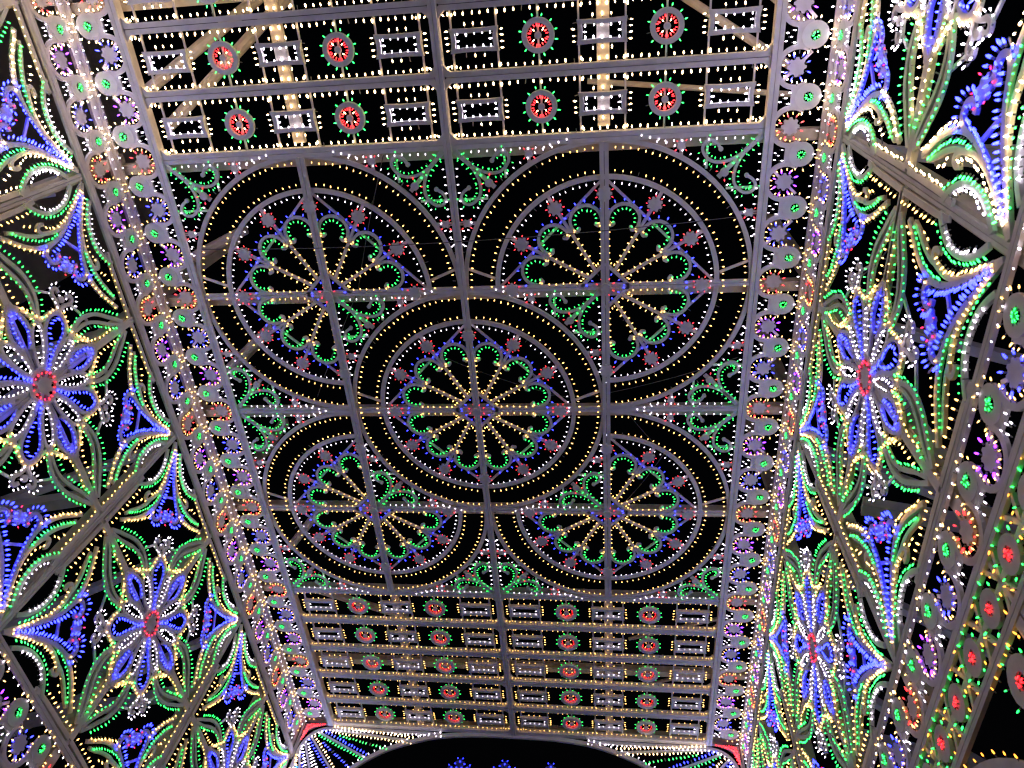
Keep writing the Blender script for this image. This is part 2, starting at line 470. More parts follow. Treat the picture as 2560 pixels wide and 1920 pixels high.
# local y points to the near end (world -Y): quadrant 0 = right/near, 1 = left/near, 2 = left/far, 3 = right/far
for key, (X, Y, quads, lab) in ROSE.items():
    t = thing('rose_window', lab, 'light rose', ceil_at(X, Y), 'roses of light in the ceiling')
    for nm, me, M in rose_parts(quads):
        part(nm, me, t, M, stuff=(nm == 'bulb_string'))

# ------------------------------------------------------------------ green scroll corners between the roses
def scroll_corner():
    W = [WHITE]
    S = [(.06, .09), (.24, .24), (.36, .325), (.50, .375), (.64, .37), (.735, .305), (.78, .215), (.755, .135), (.685, .105), (.615, .14), (.57, .205)]
    Ss = catmull(S, 4)
    sc = MB().ribbon(Ss, 0.036, z=0.002).disc((.56, .22), .030, 10, 0.003).mesh('scroll', W)
    bl = Bulbs(0.12)
    inner = catmull([(.30, .285), (.50, .375), (.64, .37), (.735, .305), (.78, .215), (.755, .135), (.685, .105)], 5)
    bl.row(catmull(S[:6], 4)[2:], 1, 'green', .085, off=.035, k=.8)
    bl.row(catmull(S[3:10], 4), -1, 'green', .065, off=-.04 + .08, k=.8)
    bl.row(catmull(S[4:9], 4), 1, 'green', .085, off=.04, k=.8)
    bl.row(catmull(S[:4], 4)[2:], -1, 'green', .085, off=.04, k=.8)
    bl.row([(.30, .075), (1.35, .075)], 1, 'white', .1, off=0.0)
    P = [pol(2.03, a, (2, 2)) for a in range(229, 261, 2)]
    bl.row([p for p in P if p[1] > .02], -1, 'white', .11, off=.0)
    for a in (0, 90, 180, 270): bl.add(pol(.072, a + 45, (1.04, .15)), pol(1, a + 45), 'red')
    bl.flip(lambda x, y: (y, x))
    for a in (50, 130, 230, 310): bl.add(pol(.085, a + 45, (.50, .50)), pol(1, a + 45), 'red')
    stem = MB().ribbon([(.03, .03), (.57, .57)], 0.055, z=-0.004).disc((.50, .50), .055, 10, .032).mesh('stem', W)
    bit = MB().star((0, 0), 0.042, 4, 0.02, rot=45).ribbon([(0, -.14), (0, .12)], .04, z=-.006).mesh('side_star', W)
    strip = MB().ribbon([(.72, .02), (.72, .46)], .03, z=-.034, th=.018).mesh('strip', W)
    bm = bl.mesh('scroll_bulbs')
    return sc, stem, bit, strip, bm
SC = scroll_corner()
MIR = Matrix(((0, 1, 0, 0), (1, 0, 0, 0), (0, 0, 1, 0), (0, 0, 0, 1)))
def side_name(X): return 'left' if X < 0 else 'right'
def end_name(Y): return 'near' if Y < 0 else 'far'
for key, (X, Y, quads, lab) in ROSE.items():
    for q in quads:
        sx = 1 if q in (0, 3) else -1; sy = 1 if q in (0, 1) else -1     # direction of the corner in local axes
        wxx, wy = X + 2 * sx, Y - 2 * sy
        if key == 'centre': l = 'green scroll corner of the central rose, on its %s %s side' % (end_name(wy), side_name(wxx))
        else:
            l = 'green scroll corner of the %s %s rose, at its %s %s corner' % (end_name(Y), side_name(X), end_name(wy - Y), side_name(wxx - X))
        t = thing('scroll_corner', l, 'light ornament', ceil_at(wxx, wy, 0, -sx, -sy), 'green scroll corners between the roses')
        sc, stem, bit, strip, bmesh_ = SC
        part('scroll', sc, t); part('scroll', sc, t, MIR)
        part('stem', stem, t)
        part('side_star', bit, t, T2(1.04, .15)); part('side_star', bit, t, MIR @ T2(1.04, .15))
        part('strip', strip, t); part('strip', strip, t, MIR)
        part('bulb_string', bmesh_, t, stuff=True)

# ------------------------------------------------------------------ slat rows
def slat_panel(kk=1.0):
    """one bay: local x 0..4 outward from the ceiling's middle, y -0.4..0.4"""
    W = [WHITE]; parts = []
    fr = MB()
    def cham(x0, x1, y0, y1, c): return [(x0 + c, y0), (x1 - c, y0), (x1, y0 + c), (x1, y1 - c), (x1 - c, y1), (x0 + c, y1), (x0, y1 - c), (x0, y0 + c)]
    ins = cham(.055, 3.945, -.335, .335, .075)
    out = [(.004, -.396), (3.996, -.396), (3.996, -.396), (3.996, .396), (3.996, .396), (.004, .396), (.004, .396), (.004, -.396)]
    out = [(.08, -.396), (3.92, -.396), (3.996, -.32), (3.996, .32), (3.92, .396), (.08, .396), (.004, .32), (.004, -.32)]
    b = 0
    V = []; F = []
    for z in (.017, -.085):
        V += [(x, y, z) for x, y in out] + [(x, y, z) for x, y in ins]
    for i in range(8):
        j = (i + 1) % 8
        F += [(i, j, 8 + j, 8 + i), (16 + j, 16 + i, 24 + i, 24 + j), (8 + i, 8 + j, 24 + j, 24 + i), (j, i, 16 + i, 16 + j)]
    fr.v, fr.f = V, F
    for cx, cy_ in ((0.03, .37), (.03, -.37), (3.97, .37), (3.97, -.37)):
        fr.plate([(cx - .027, cy_ - .027), (cx + .027, cy_ - .027), (cx + .027, cy_ + .027), (cx - .027, cy_ + .027)], z=0.001, th=.034)
    parts.append(('frame', fr.mesh('slat_frame', W), None))
    bl = Bulbs(0.15, L=0.036, R=0.0080, zl=-0.022)
    for s_ in (-1, 1):
        bl.row([(.16, .335 * s_), (3.84, .335 * s_)], -s_, 'warm', .099, off=.02)
        for xx, dx in ((.085, 1), (3.915, -1)): bl.add((xx + .01 * dx, .30 * s_), (dx * .7, -.7 * s_), 'warm')
    # plaques with hollowed ends
    w, h = .30, .135
    Q = [(-w, -h), (-w * .3, -h + .008), (w * .3, -h + .008), (w, -h), (w - .018, -h * .5), (w - .026, 0), (w - .018, h * .5), (w, h), (w * .3, h - .008), (-w * .3, h - .008), (-w, h), (-w + .018, h * .5), (-w + .026, 0), (-w + .018, -h * .5)]
    pq = MB().ribbon(offset(Q, .024, True), .05, True, -.014, .062).mesh('plaque', W)
    st = MB().ribbon([(0, -.34), (0, .34)], .022, z=-.04, th=.02).mesh('stick', W)
    for cx in (.465, 1.99, 3.50):
        parts.append(('plaque', pq, T2(cx, 0)))
        for dx in (-.275, .275): parts.append(('stick', st, T2(cx + dx, 0)))
        for s_ in (-1, 1):
            for i in range(5): bl.add((cx + (-.2 + .1 * i), (h - .045) * s_), (0, -s_), 'white')
            for i in range(3): bl.add((cx + (-.11 + .11 * i), (h + .02) * s_), (0, s_), 'warm')
            bl.add((cx + (w - .085) * s_, 0), (-s_, 0), 'white')
            for i in range(4): bl.add((cx + (w + .015) * s_, -.1 + .067 * i), (s_, 0), 'warm')
            for dx in (-.275, .275): bl.add((cx + dx + .025, .30 * s_), (0, -s_), 'warm')
    rs = MB().ring((0, 0), .165, .062, 28, -.010, .055).mesh('rosette_ring', W)
    hubm = MB().disc((0, 0), .042, 12, .004).mesh('rosette_hub', W)
    for cx in (1.235, 2.74):
        parts.append(('rosette', rs, T2(cx, 0)))
        parts.append(('rosette>hub', hubm, None))
        parts.append(('stick', st, T2(cx, 0)))
        bl.fan((cx, 0), .205, 12, 'green', a0=15, k=.9)
        bl.fan((cx, 0), .124, 20, 'red', a0=9, inward=True, k=.9)
        bl.fan((cx, 0), .062, 4, 'warm', a0=45, k=.8)
    if kk != 1.0: bl.pts = [(p, d, c, z, k * kk) for p, d, c, z, k in bl.pts]
    parts.append(('bulb_string', bl.mesh('slat_bulbs', True), None))
    return parts
SP = slat_panel(); SPF = slat_panel(.78)
for end, ys in (('far', [4.4 + .8 * i for i in range(5)]), ('near', [-4.4 - .8 * i for i in range(5)])):
    for i, y in enumerate(ys):
        for sx, sn in ((-1, 'left'), (1, 'right')):
            t = thing('slat_panel', '%s slat row from the roses in the %s ceiling, %s bay, with red rosettes' % (ORD[i], end, sn), 'light panel', ceil_at(0, y, 0, sx, 1), 'slat rows of the ceiling')
            fill(t, SP if end == 'near' else SPF, end == 'near')

# ------------------------------------------------------------------ scalloped border panels
def border(cols):
    """2 m long; x along, y 0 (inner rail) .. 0.62 (corner rail)"""
    W = [WHITE]; parts = []; bl = Bulbs(0.35, L=.030, R=.0062)
    sb = MB()
    for xs in (0, 2 / 3, 4 / 3):
        sb.ribbon(arc(xs, .245, .220, -217, 37, 22), .056, z=.002)
    for xd in (1 / 3, 1, 5 / 3):
        sb.plate([(xd - .115, .245), (xd + .115, .245), (xd + .15, .36), (xd - .15, .36)], z=-.002, th=.028)
        sb.plate([(xd - .03, .0), (xd + .03, .0), (xd + .105, .26), (xd - .105, .26)][:0] or [(xd - .09, .215), (xd + .09, .215), (xd + .115, .246), (xd - .115, .246)], z=-.003, th=.026)
    parts.append(('scallop_board', sb.mesh('scallop_board', W), None))
    dk = MB().ribbon([pol(.103, 20 * i) for i in range(18)], .092, True, .003).mesh('disc', W)
    star = MB().star((0, 0), .085, 8, .022).mesh('border_star', W)
    strut = MB().ribbon([(-.16, -.16), (.16, .16)], .032, z=-.02, th=.018).mesh('star_strut', W)
    ry = MB().ribbon([(0.004, .02), (1.996, .02)], .04, z=.0).mesh('rail', W)
    parts.append(('rail', ry, None))
    for i, (xs, c) in enumerate(zip((0, 2 / 3, 4 / 3), cols)):
        parts.append(('star', star, T2(xs, .245)))
        if c != 'red': parts.append(('star_strut', strut, T2(xs, .245, 0, 1 if i % 2 else -1, 1)))
        bl.fan((xs, .245), .120, 8, c, a0=22.5, k=1.5)
        P = arc(xs, .245, .19, -205, 25, 30)
        bl.row(P, 1, 'warm', .070, off=.012, k=.9)
    for xd in (1 / 3, 1, 5 / 3):
        parts.append(('disc', dk, T2(xd, .41)))
        bl.row(arc(xd, .41, .153, -18, 198, 24), -1, 'warm', .085, off=.018)
        bl.fan((xd, .41), .046, 9, 'green', inward=True, k=.85)
        for p in ((-.065, .165), (.065, .165), (0, .13), (-.04, .085), (.045, .075)):
            bl.add((xd + p[0], p[1]), (0, 1), 'white')
    for i in range(15): bl.add((.067 + .1333 * i, .575), (0, -1), 'white', k=1.05)
    parts.append(('bulb_string', bl.mesh('border_bulbs', True), None))
    return parts
B_A = border(('red', 'blue', 'purple')); B_B = border(('red', 'purple', 'blue'))
def put_border(parts, M, label, grp):
    fill(thing('border_panel', label, 'light panel', M, grp), parts, M.translation.y < -5)
G1 = 'scalloped border panels'
for i in range(8):
    Y0 = 6 - 2 * i                               # panel spans Y0 .. Y0+2
    n = ORD[i]
    # ceiling, left: red at Y0, then blue, purple towards +Y; inner rail at X=-4, y grows towards -X
    put_border(B_A, basis((0, 1, 0), (-1, 0, 0), (0, 0, 1), (-4, Y0, CEIL)) @ Matrix.Diagonal((1, 1, -1, 1)), 'scalloped star border panel on the ceiling beside the left wall, %s from the far arch' % n, G1)
    put_border(B_B, basis((0, 1, 0), (1, 0, 0), (0, 0, -1), (4, Y0, CEIL)), 'scalloped star border panel on the ceiling beside the right wall, %s from the far arch' % n, G1)
    for zt, wn_ in ((-.66, 'top'), (-5.27, 'foot')):
        put_border(B_B, basis((0, 1, 0), (0, 0, 1), (1, 0, 0), (-4.64, Y0, CEIL + zt)), 'scalloped star border panel at the %s of the left wall, %s from the far arch' % (wn_, n), G1)
        put_border(B_A, basis((0, 1, 0), (0, 0, 1), (-1, 0, 0), (4.64, Y0, CEIL + zt)) @ Matrix.Diagonal((1, 1, 1, 1)), 'scalloped star border panel at the %s of the right wall, %s from the far arch' % (wn_, n), G1)

# ------------------------------------------------------------------ wall rails
for side, sn in ((-1, 'left'), (1, 'right')):
    for z, wn_ in ((-.71, 'under its top border'), (-4.63, 'over its lower border'), (-5.31, 'under its lower border'), (-5.77, 'over the arcade')):
        M = wall_at(side, 0, z)
        rail('wall_rail', (-8.05, 0), (8.05, 0), .09, 'long white rail of the %s wall %s' % (sn, wn_), 'frame rail', 'rails of the side walls', M @ Matrix.Translation((0, 0, .006)))

# ------------------------------------------------------------------ wall flower panels: quarter module, A = top node, F = flower centre
HS = 0.965
def spray():
    """leaf spray growing from node A along its upright (a = distance from upright, b = distance below A)"""
    W = [WHITE]; parts = []; bl = Bulbs(0.6, L=.034, R=.0085)
    eye = catmull([(.045, .30), (.15, .42), (.225, .56), (.255, .74), (.235, .90), (.16, 1.04), (.05, 1.16)], 4)
    parts.append(('eye_leaf', MB().ribbon(eye, .055, z=.004).mesh('eye_leaf', W), None))
    bl.row(catmull([(.12, .46), (.185, .60), (.20, .75), (.18, .88), (.11, 1.0)], 4), -1, 'white', .066, off=-.0, k=.9)
    bl.row(catmull([(.14, .26), (.25, .44), (.305, .62), (.315, .80), (.29, .93), (.22, 1.06), (.16, 1.15)], 4), 1, 'green', .066, off=0)
    outer = catmull([(.07, .07), (.20, .27), (.32, .45), (.415, .62), (.462, .80), (.455, .95), (.425, 1.08), (.36, 1.12), (.325, 1.06), (.34, 1.0)], 4)
    parts.append(('curl_leaf', MB().ribbon(outer, .05, z=.002).mesh('curl_leaf', W), None))
    bl.row(catmull([(.12, .19), (.23, .37), (.30, .52), (.37, .67), (.405, .80), (.40, .92), (.36, 1.0)], 4), -1, 'warm', .066, off=0)
    inn = catmull([(.44, 1.02), (.435, 1.15), (.38, 1.32), (.31, 1.46), (.26, 1.60)], 4)
    oute = catmull([(.535, .80), (.575, .95), (.578, 1.12), (.535, 1.30), (.46, 1.45), (.37, 1.58), (.27, 1.72)], 4)
    parts.append(('long_leaf', MB().ribbon(inn, .045, z=.0).ribbon(oute, .055, z=.003).mesh('long_leaf', W), None))
    bl.row(catmull([(.515, .86), (.53, 1.0), (.51, 1.15), (.455, 1.30), (.385, 1.43), (.31, 1.55)], 4), 1, 'green', .055, off=0)
    bl.row(catmull([(.64, 1.12), (.62, 1.25), (.565, 1.37), (.49, 1.49), (.415, 1.59), (.34, 1.70)], 4), 1, 'warm', .07, off=0)
    bl.row([(.37, 1.19), (.31, 1.25), (.28, 1.33)], 1, 'warm', .07, off=0)
    bl.row([(.14, 1.20), (.15, 1.90)], -1, 'warm', .085, off=0)
    parts.append(('side_board', MB().ribbon([(.062, 1.0), (.085, 1.25), (.095, 1.97)], .06, z=-.004).mesh('side_board', W), None))
    o = catmull([(.27, 1.93), (.42, 1.815), (.52, 1.75), (.65, 1.66), (.78, 1.60), (.92, 1.572), (1.05, 1.577), (1.20, 1.625), (1.34, 1.69)], 4)
    i_ = catmull([(.30, 1.955), (.50, 1.87), (.65, 1.78), (.78, 1.71), (.92, 1.662), (1.05, 1.652), (1.20, 1.675), (1.34, 1.715)], 4)
    parts.append(('arched_leaf', MB().ribbon(o, .05, z=.002).ribbon(i_, .045, z=.0).mesh('arched_leaf', W), None))
    bl.row(catmull([(.37, 1.80), (.50, 1.695), (.64, 1.61), (.78, 1.545), (.92, 1.515), (1.05, 1.525), (1.16, 1.56), (1.28, 1.61)], 4), -1, 'green', .07, off=0)
    bl.row(catmull([(.45, 1.925), (.55, 1.88), (.67, 1.82), (.78, 1.755), (.91, 1.712), (1.03, 1.70), (1.13, 1.715), (1.26, 1.745)], 4), 1, 'green', .075, off=0)
    bl.row(catmull([(.58, 1.925), (.78, 1.925), (.97, 1.905), (1.10, 1.845), (1.20, 1.80), (1.30, 1.78)], 4), -1, 'warm', .085, off=0)
    parts.append(('mid_board', MB().ribbon([(.10, 1.985), (1.15, 1.985)], .07, z=-.003).ribbon(catmull([(.95, 1.965), (1.1, 1.92), (1.22, 1.87), (1.34, 1.85)], 3), .05, z=.001).mesh('mid_board', W), None))
    parts.append(('bulb_string', bl.mesh('spray_bulbs', True), None))
    return parts
def bell():
    W = [WHITE]; parts = []; bl = Bulbs(0.6, L=.034, R=.0085)
    e = catmull([(.13, .165), (.32, .42), (.44, .60), (.535, .80), (.575, .95), (.60, 1.06), (.665, 1.135), (.755, 1.12), (.80, 1.04), (.765, .96), (.715, .955)], 4)
    sb = MB().ribbon(e, .055, z=.005).mesh('bell_side', W)
    parts.append(('bell_side', sb, None)); parts.append(('bell_side', sb, MIR))
    bl.row(catmull([(.19, .21), (.36, .42), (.48, .60), (.58, .79), (.625, .93), (.645, 1.02)], 4), -1, 'blue', .055, off=0, k=1.5)
    bl.row(catmull([(.585, 1.12), (.65, 1.20), (.745, 1.195), (.83, 1.13), (.865, 1.04), (.825, .94), (.77, .90)], 4), 1, 'blue', .058, off=0, k=1.5)
    bl.row(catmull([(.70, 1.07), (.745, 1.06), (.75, 1.02)], 3), 1, 'blue', .05, off=0)
    bl.flip(lambda x, y: (y, x))
    st = MB().star((0, 0), .085, 8, .022, sx=1.25, sy=.8, rot=0).mesh('bell_star', W)
    parts.append(('star', st, T2(.895, .895, -45) @ Matrix.Translation((0, 0, .006))))
    for a in (30, 90, 150, 210, 270, 330):
        x, y = pol(.125, a); x *= 1.15; y *= .85; q = math.radians(-45)
        bl.add((.895 + x * math.cos(q) - y * math.sin(q), .895 + x * math.sin(q) + y * math.cos(q)), (x * math.cos(q) - y * math.sin(q), x * math.sin(q) + y * math.cos(q)), 'red', k=.75)
    for s0, s1 in (((.80, .56), (.56, .80)), ((.45, .33), (.33, .45))):
        parts.append(('strip', MB().ribbon([s0, s1], .035, z=-.012, th=.02).mesh('bell_strip', W), None))
    parts.append(('bulb_string', bl.mesh('bell_bulbs', True), None))
    return parts
def flower():
    W = [WHITE]; parts = []; bl = Bulbs(0.6, L=.034, R=.0085)
    def petal(pts, w=.05, z=.0):     # pts: (r, half-width) from the root to the tip
        up = [(r, h) for r, h in pts]; P = catmull(up, 3) ; P = P + [(x, -y) for x, y in P[::-1][1:]]
        return MB().ribbon(P, w, z=z).mesh('petal', W)
    drop = petal([(.19, .035), (.34, .05), (.46, .08), (.58, .125), (.70, .155), (.81, .14), (.89, .075), (.915, 0)], .05, .006)
    oval = petal([(.21, .03), (.33, .065), (.47, .085), (.60, .085), (.71, .06), (.775, 0)], .042, .002)
    poin = petal([(.46, .05), (.56, .105), (.67, .145), (.78, .14), (.88, .095), (.97, .04), (1.02, 0)], .045, .004)
    for k in range(4):
        parts.append(('drop_petal', drop, T2(0, 0, 45 + 90 * k)))
        for s_ in (-1, 1):
            for r, h in ((.21, .012), (.27, .014), (.33, .02), (.39, .032), (.45, .048), (.51, .066), (.57, .085), (.63, .102), (.69, .112), (.75, .11), (.805, .085), (.845, .04)):
                c, s2 = math.cos(math.radians(45 + 90 * k)), math.sin(math.radians(45 + 90 * k))
                y = h * s_; bl.add((r * c - y * s2, r * s2 + y * c), (s2 * s_, -c * s_), 'blue', k=1.2)
        parts.append(('pointed_petal', poin, T2(0, 0, 90 * k)))
        for s_ in (-1, 1):
            for r, h in ((.55, .075), (.61, .098), (.67, .108), (.73, .11), (.79, .10), (.85, .082), (.91, .05)):
                c, s2 = math.cos(math.radians(90 * k)), math.sin(math.radians(90 * k))
                y = h * s_; bl.add((r * c - y * s2, r * s2 + y * c), (s2 * s_, -c * s_), 'blue', k=1.2)
            a = 90 * k + 22 * s_
            parts.append(('oval_petal', oval, T2(0, 0, a)))
            c, s2 = math.cos(math.radians(a)), math.sin(math.radians(a))
            for s3 in (-1, 1):
                for r, h in ((.27, .02), (.335, .038), (.40, .05), (.465, .057), (.53, .06), (.595, .056), (.655, .04)):
                    y = h * s3; bl.add((r * c - y * s2, r * s2 + y * c), (s2 * s3, -c * s3), 'white', k=.85)
            bl.add((.715 * c, .715 * s2), (-c, -s2), 'white')
    R_ = [(1.03, 0), (.965, 6), (.90, 11), (.84, 16), (.79, 21), (.765, 26), (.80, 31), (.87, 36), (.925, 41), (.95, 45)]
    half = [pol(r, a) for r, a in R_] + [pol(r, 90 - a) for r, a in R_[-2:0:-1]]
    full = []
    for k in range(4):
        for x, y in half:
            c, s2 = math.cos(PI / 2 * k), math.sin(PI / 2 * k); full.append((x * c - y * s2, x * s2 + y * c))
    parts.append(('outline_board', MB().ribbon(full, .05, True, -.002).mesh('flower_outline', W), None))
    for k in range(4):
        for s_ in (-1, 1):
            Q = [pol(r + .055, 45 + 90 * k + s_ * (45 - a)) for r, a in R_ if 10 < a < 42]
            bl.row(Q, -s_, 'warm', .072, off=0)
        # trefoil crown on the diagonal
        c0 = 45 + 90 * k
        cr = MB()
        for s_ in (-1, 1):
            cr.ribbon(catmull([(.93, .01 * s_), (1.00, .03 * s_), (1.06, .085 * s_), (1.10, .15 * s_), (1.165, .165 * s_), (1.195, .115 * s_), (1.16, .07 * s_)], 3), .045, z=.003)
        cr.disc((1.10, 0), .045, 10, .004)
        parts.append(('crown', cr.mesh('crown', W), T2(0, 0, c0)))
        c, s2 = math.cos(math.radians(c0)), math.sin(math.radians(c0))
        for s_ in (-1, 1):
            for (r, h) in ((.99, .065), (1.03, .10), (1.055, .155), (1.095, .205), (1.155, .22), (1.21, .20), (1.24, .145), (1.225, .09), (1.19, .035), (1.12, .08)):
                y = h * s_; d = (r - 1.12, (abs(h) - .11) * s_)
                bl.add((r * c - y * s2, r * s2 + y * c), (d[0] * c - d[1] * s2, d[0] * s2 + d[1] * c), 'white', k=.9)
            st = MB().ribbon([(1.12, .16 * s_), (1.02, .52 * s_)], .03, z=-.02, th=.02).mesh('crown_stick', W)
            parts.append(('stick', st, T2(0, 0, c0)))
    hub = MB().ring((0, 0), .205, .05, 24, .008).disc((0, 0), .105, 16, .009)
    for k in range(8): hub.ribbon([pol(.09, 45 * k), pol(.19, 45 * k)], .05, z=.004)
    parts.append(('hub', hub.mesh('flower_hub', W), None))
    bl.fan((0, 0), .145, 16, 'red', a0=11, k=1.0)
    parts.append(('bulb_string', bl.mesh('flower_bulbs', True), None))
    return parts
SPR, BEL, FLO = spray(), bell(), flower()
# quarter: local x,y of the wall; (a,b) -> x = xA + sx*a, y = zA - sy*b
for side, sn in ((-1, 'left'), (1, 'right')):
    for pi, Yc in enumerate((6, 2, -2, -6)):
        n = ORD[pi]
        t = thing('wall_flower', 'starburst flower of white and blue petals on the %s wall, %s from the far arch' % (sn, n), 'light ornament', wall_at(side, Yc, -2.68), 'starburst flowers on the side walls')
        fill(t, FLO, Yc < -4)
        for dy in (-1, 1):                      # towards -Y / +Y
            for up in (1, -1):
                en = 'far' if dy > 0 else 'near'; vn = 'upper' if up > 0 else 'lower'
                zA = -.75 if up > 0 else -4.61
                sx = -1 if wx(side, dy) > 0 else 1     # local direction from node A back to the flower
                base = wall_at(side, Yc + 2 * dy, zA) @ Matrix.Diagonal((sx, -up * HS, 1, 1))
                for M2, hn in ((Matrix.Identity(4), 'by upright'), (MIR, 'by rail')):
                    t = thing('leaf_spray', 'green leaf spray %s, %s %s quarter, %s flower panel from arch, %s wall' % (hn, vn, en, n, sn), 'light ornament', base @ M2, 'leaf sprays of the side walls')
                    fill(t, SPR, Yc < -4)
                t = thing('bell_ornament', 'blue bell ornament, %s %s corner, %s flower panel from arch, %s wall' % (vn, en, n, sn), 'light ornament', base, 'blue bells of the side walls')
                fill(t, BEL, Yc < -4)
    # uprights and mid rails of the flower panels
    for i, Y in enumerate(range(8, -9, -2)):
        rail('wall_upright', (0, -3.87), (0, -.01), .08, 'flat white upright board of the %s flower wall, %s from the far arch' % (sn, ORD[i]), 'frame rail', 'upright boards of the flower walls', wall_at(side, Y, -.75) @ Matrix.Translation((0, 0, -.02)))
    rail('wall_rail', (-8.0, 0), (8.0, 0), .07, 'flat white rail running behind the flower centres of the %s wall' % sn, 'frame rail', 'rails of the side walls', wall_at(side, 0, -2.68) @ Matrix.Translation((0, 0, -.035)))

# ------------------------------------------------------------------ red-and-green tile strip and arcade below
def tiles():
    W = [WHITE]; parts = []; bl = Bulbs(0.5)
    for k in range(4):
        c = (.25 + .5 * k, 0)
        tl = MB().ribbon([pol(.095, 24 * i) for i in range(15)], .085, True, .004).mesh('tile_disc', W) if k == 0 else tl
        parts.append(('tile_disc', tl, T2(*c)))
        bl.fan(c, .165, 8, 'green', a0=22.5, k=1.1); bl.fan(c, .040, 7, 'red', inward=True, k=1.0)
    zz = MB().ribbon([(0, .19), (.25, -.2), (.5, .19), (.75, -.2), (1, .19), (1.25, -.2), (1.5, .19), (1.75, -.2), (2, .19)][:0] or [(0.0, .0), (2.0, .0)], .06, z=-.012)
    for k in range(5):
        zz.ribbon([(.5 * k - .1 if k else 0, -.2), (.5 * k, -.03), (.5 * k, .03), (.5 * k - .1 if k else 0, .2)], .04, z=-.008)
        if k < 4: zz.ribbon([(.5 * k + .1, -.2), (.5 * k, 0), (.5 * k + .1, .2)], .04, z=-.010)
    parts.append(('cross_boards', zz.mesh('tile_cross', W), None))
    for k in range(4):
        for s_ in (-1, 1):
            for q in (-1, 1):
                bl.add((.25 + .5 * k + .14 * q, .185 * s_), (q, -s_), 'amber'); bl.add((.25 + .5 * k + .205 * q, .085 * s_), (q, -s_), 'amber')
    parts.append(('bulb_string', bl.mesh('tile_bulbs'), None))
    return parts
TI = tiles()
def arcade():
    """4 m wide arch, local x -2..2, y 0 at its top rail, ground at y = -(CEIL-5.8)"""
    W = [WHITE]; parts = []; bl = Bulbs(0.5); H = -(CEIL - 5.8)
    R = 1.72; cy_ = -.12 - R
    P = [(R, H), (R, cy_ - 1.0)] + arc(0, cy_, R, 0, 180, 40) + [(-R, cy_ - 1.0), (-R, H)]
    parts.append(('arch_board', MB().ribbon(P, .15, z=.004).mesh('arcade_board', W), None))
    bl.row(P[1:-1], 1, 'amber', .15, off=.09); bl.row(arc(0, cy_, R, 20, 160, 40), -1, 'amber', .15, off=.09)
    for s_ in (-1, 1):
        parts.append(('pillar', MB().ribbon([(1.94 * s_, H), (1.94 * s_, -.02)], .10, z=0).mesh('arcade_pillar', W), None))
        parts.append(('spandrel_disc', MB().ribbon([pol(.115, 24 * i) for i in range(15)], .11, True, .004).mesh('spandrel_disc', W), T2(1.63 * s_, -.24)))
        bl.fan((1.63 * s_, -.24), .195, 8, 'green', a0=22.5); bl.fan((1.63 * s_, -.24), .045, 7, 'red', inward=True, k=1.1)
        bl.row([(1.30 * s_, -.06), (1.86 * s_, -.06)], 1, 'amber', .12, off=0); bl.row([(1.86 * s_, -.1), (1.86 * s_, -.8)], 1, 'amber', .12, off=0)
    parts.append(('bulb_string', bl.mesh('arcade_bulbs'), None))
    return parts
AR = arcade()
for side, sn in ((-1, 'left'), (1, 'right')):
    for i in range(8):
        t = thing('tile_strip', 'strip of red-eyed green tiles low on the %s wall, %s from the far arch' % (sn, ORD[i]), 'light panel', wall_at(side, 7 - 2 * i, -5.54) @ Matrix.Translation((-1, 0, 0)), 'tile strips of the side walls')
        for nm, me, M in TI: part(nm, me, t, M, stuff=(nm == 'bulb_string'))
    for i, Yc in enumerate((8, 4, 0, -4, -8)):
        if abs(Yc) == 8: continue
        t = thing('arcade_arch', 'amber-outlined white arcade arch below the %s wall, %s from the far arch' % (sn, ORD[i - 1]), 'arch', wall_at(side, Yc, -5.8), 'arcade arches of the side walls')
        for nm, me, M in AR: part(nm, me, t, M, stuff=(nm == 'bulb_string'))

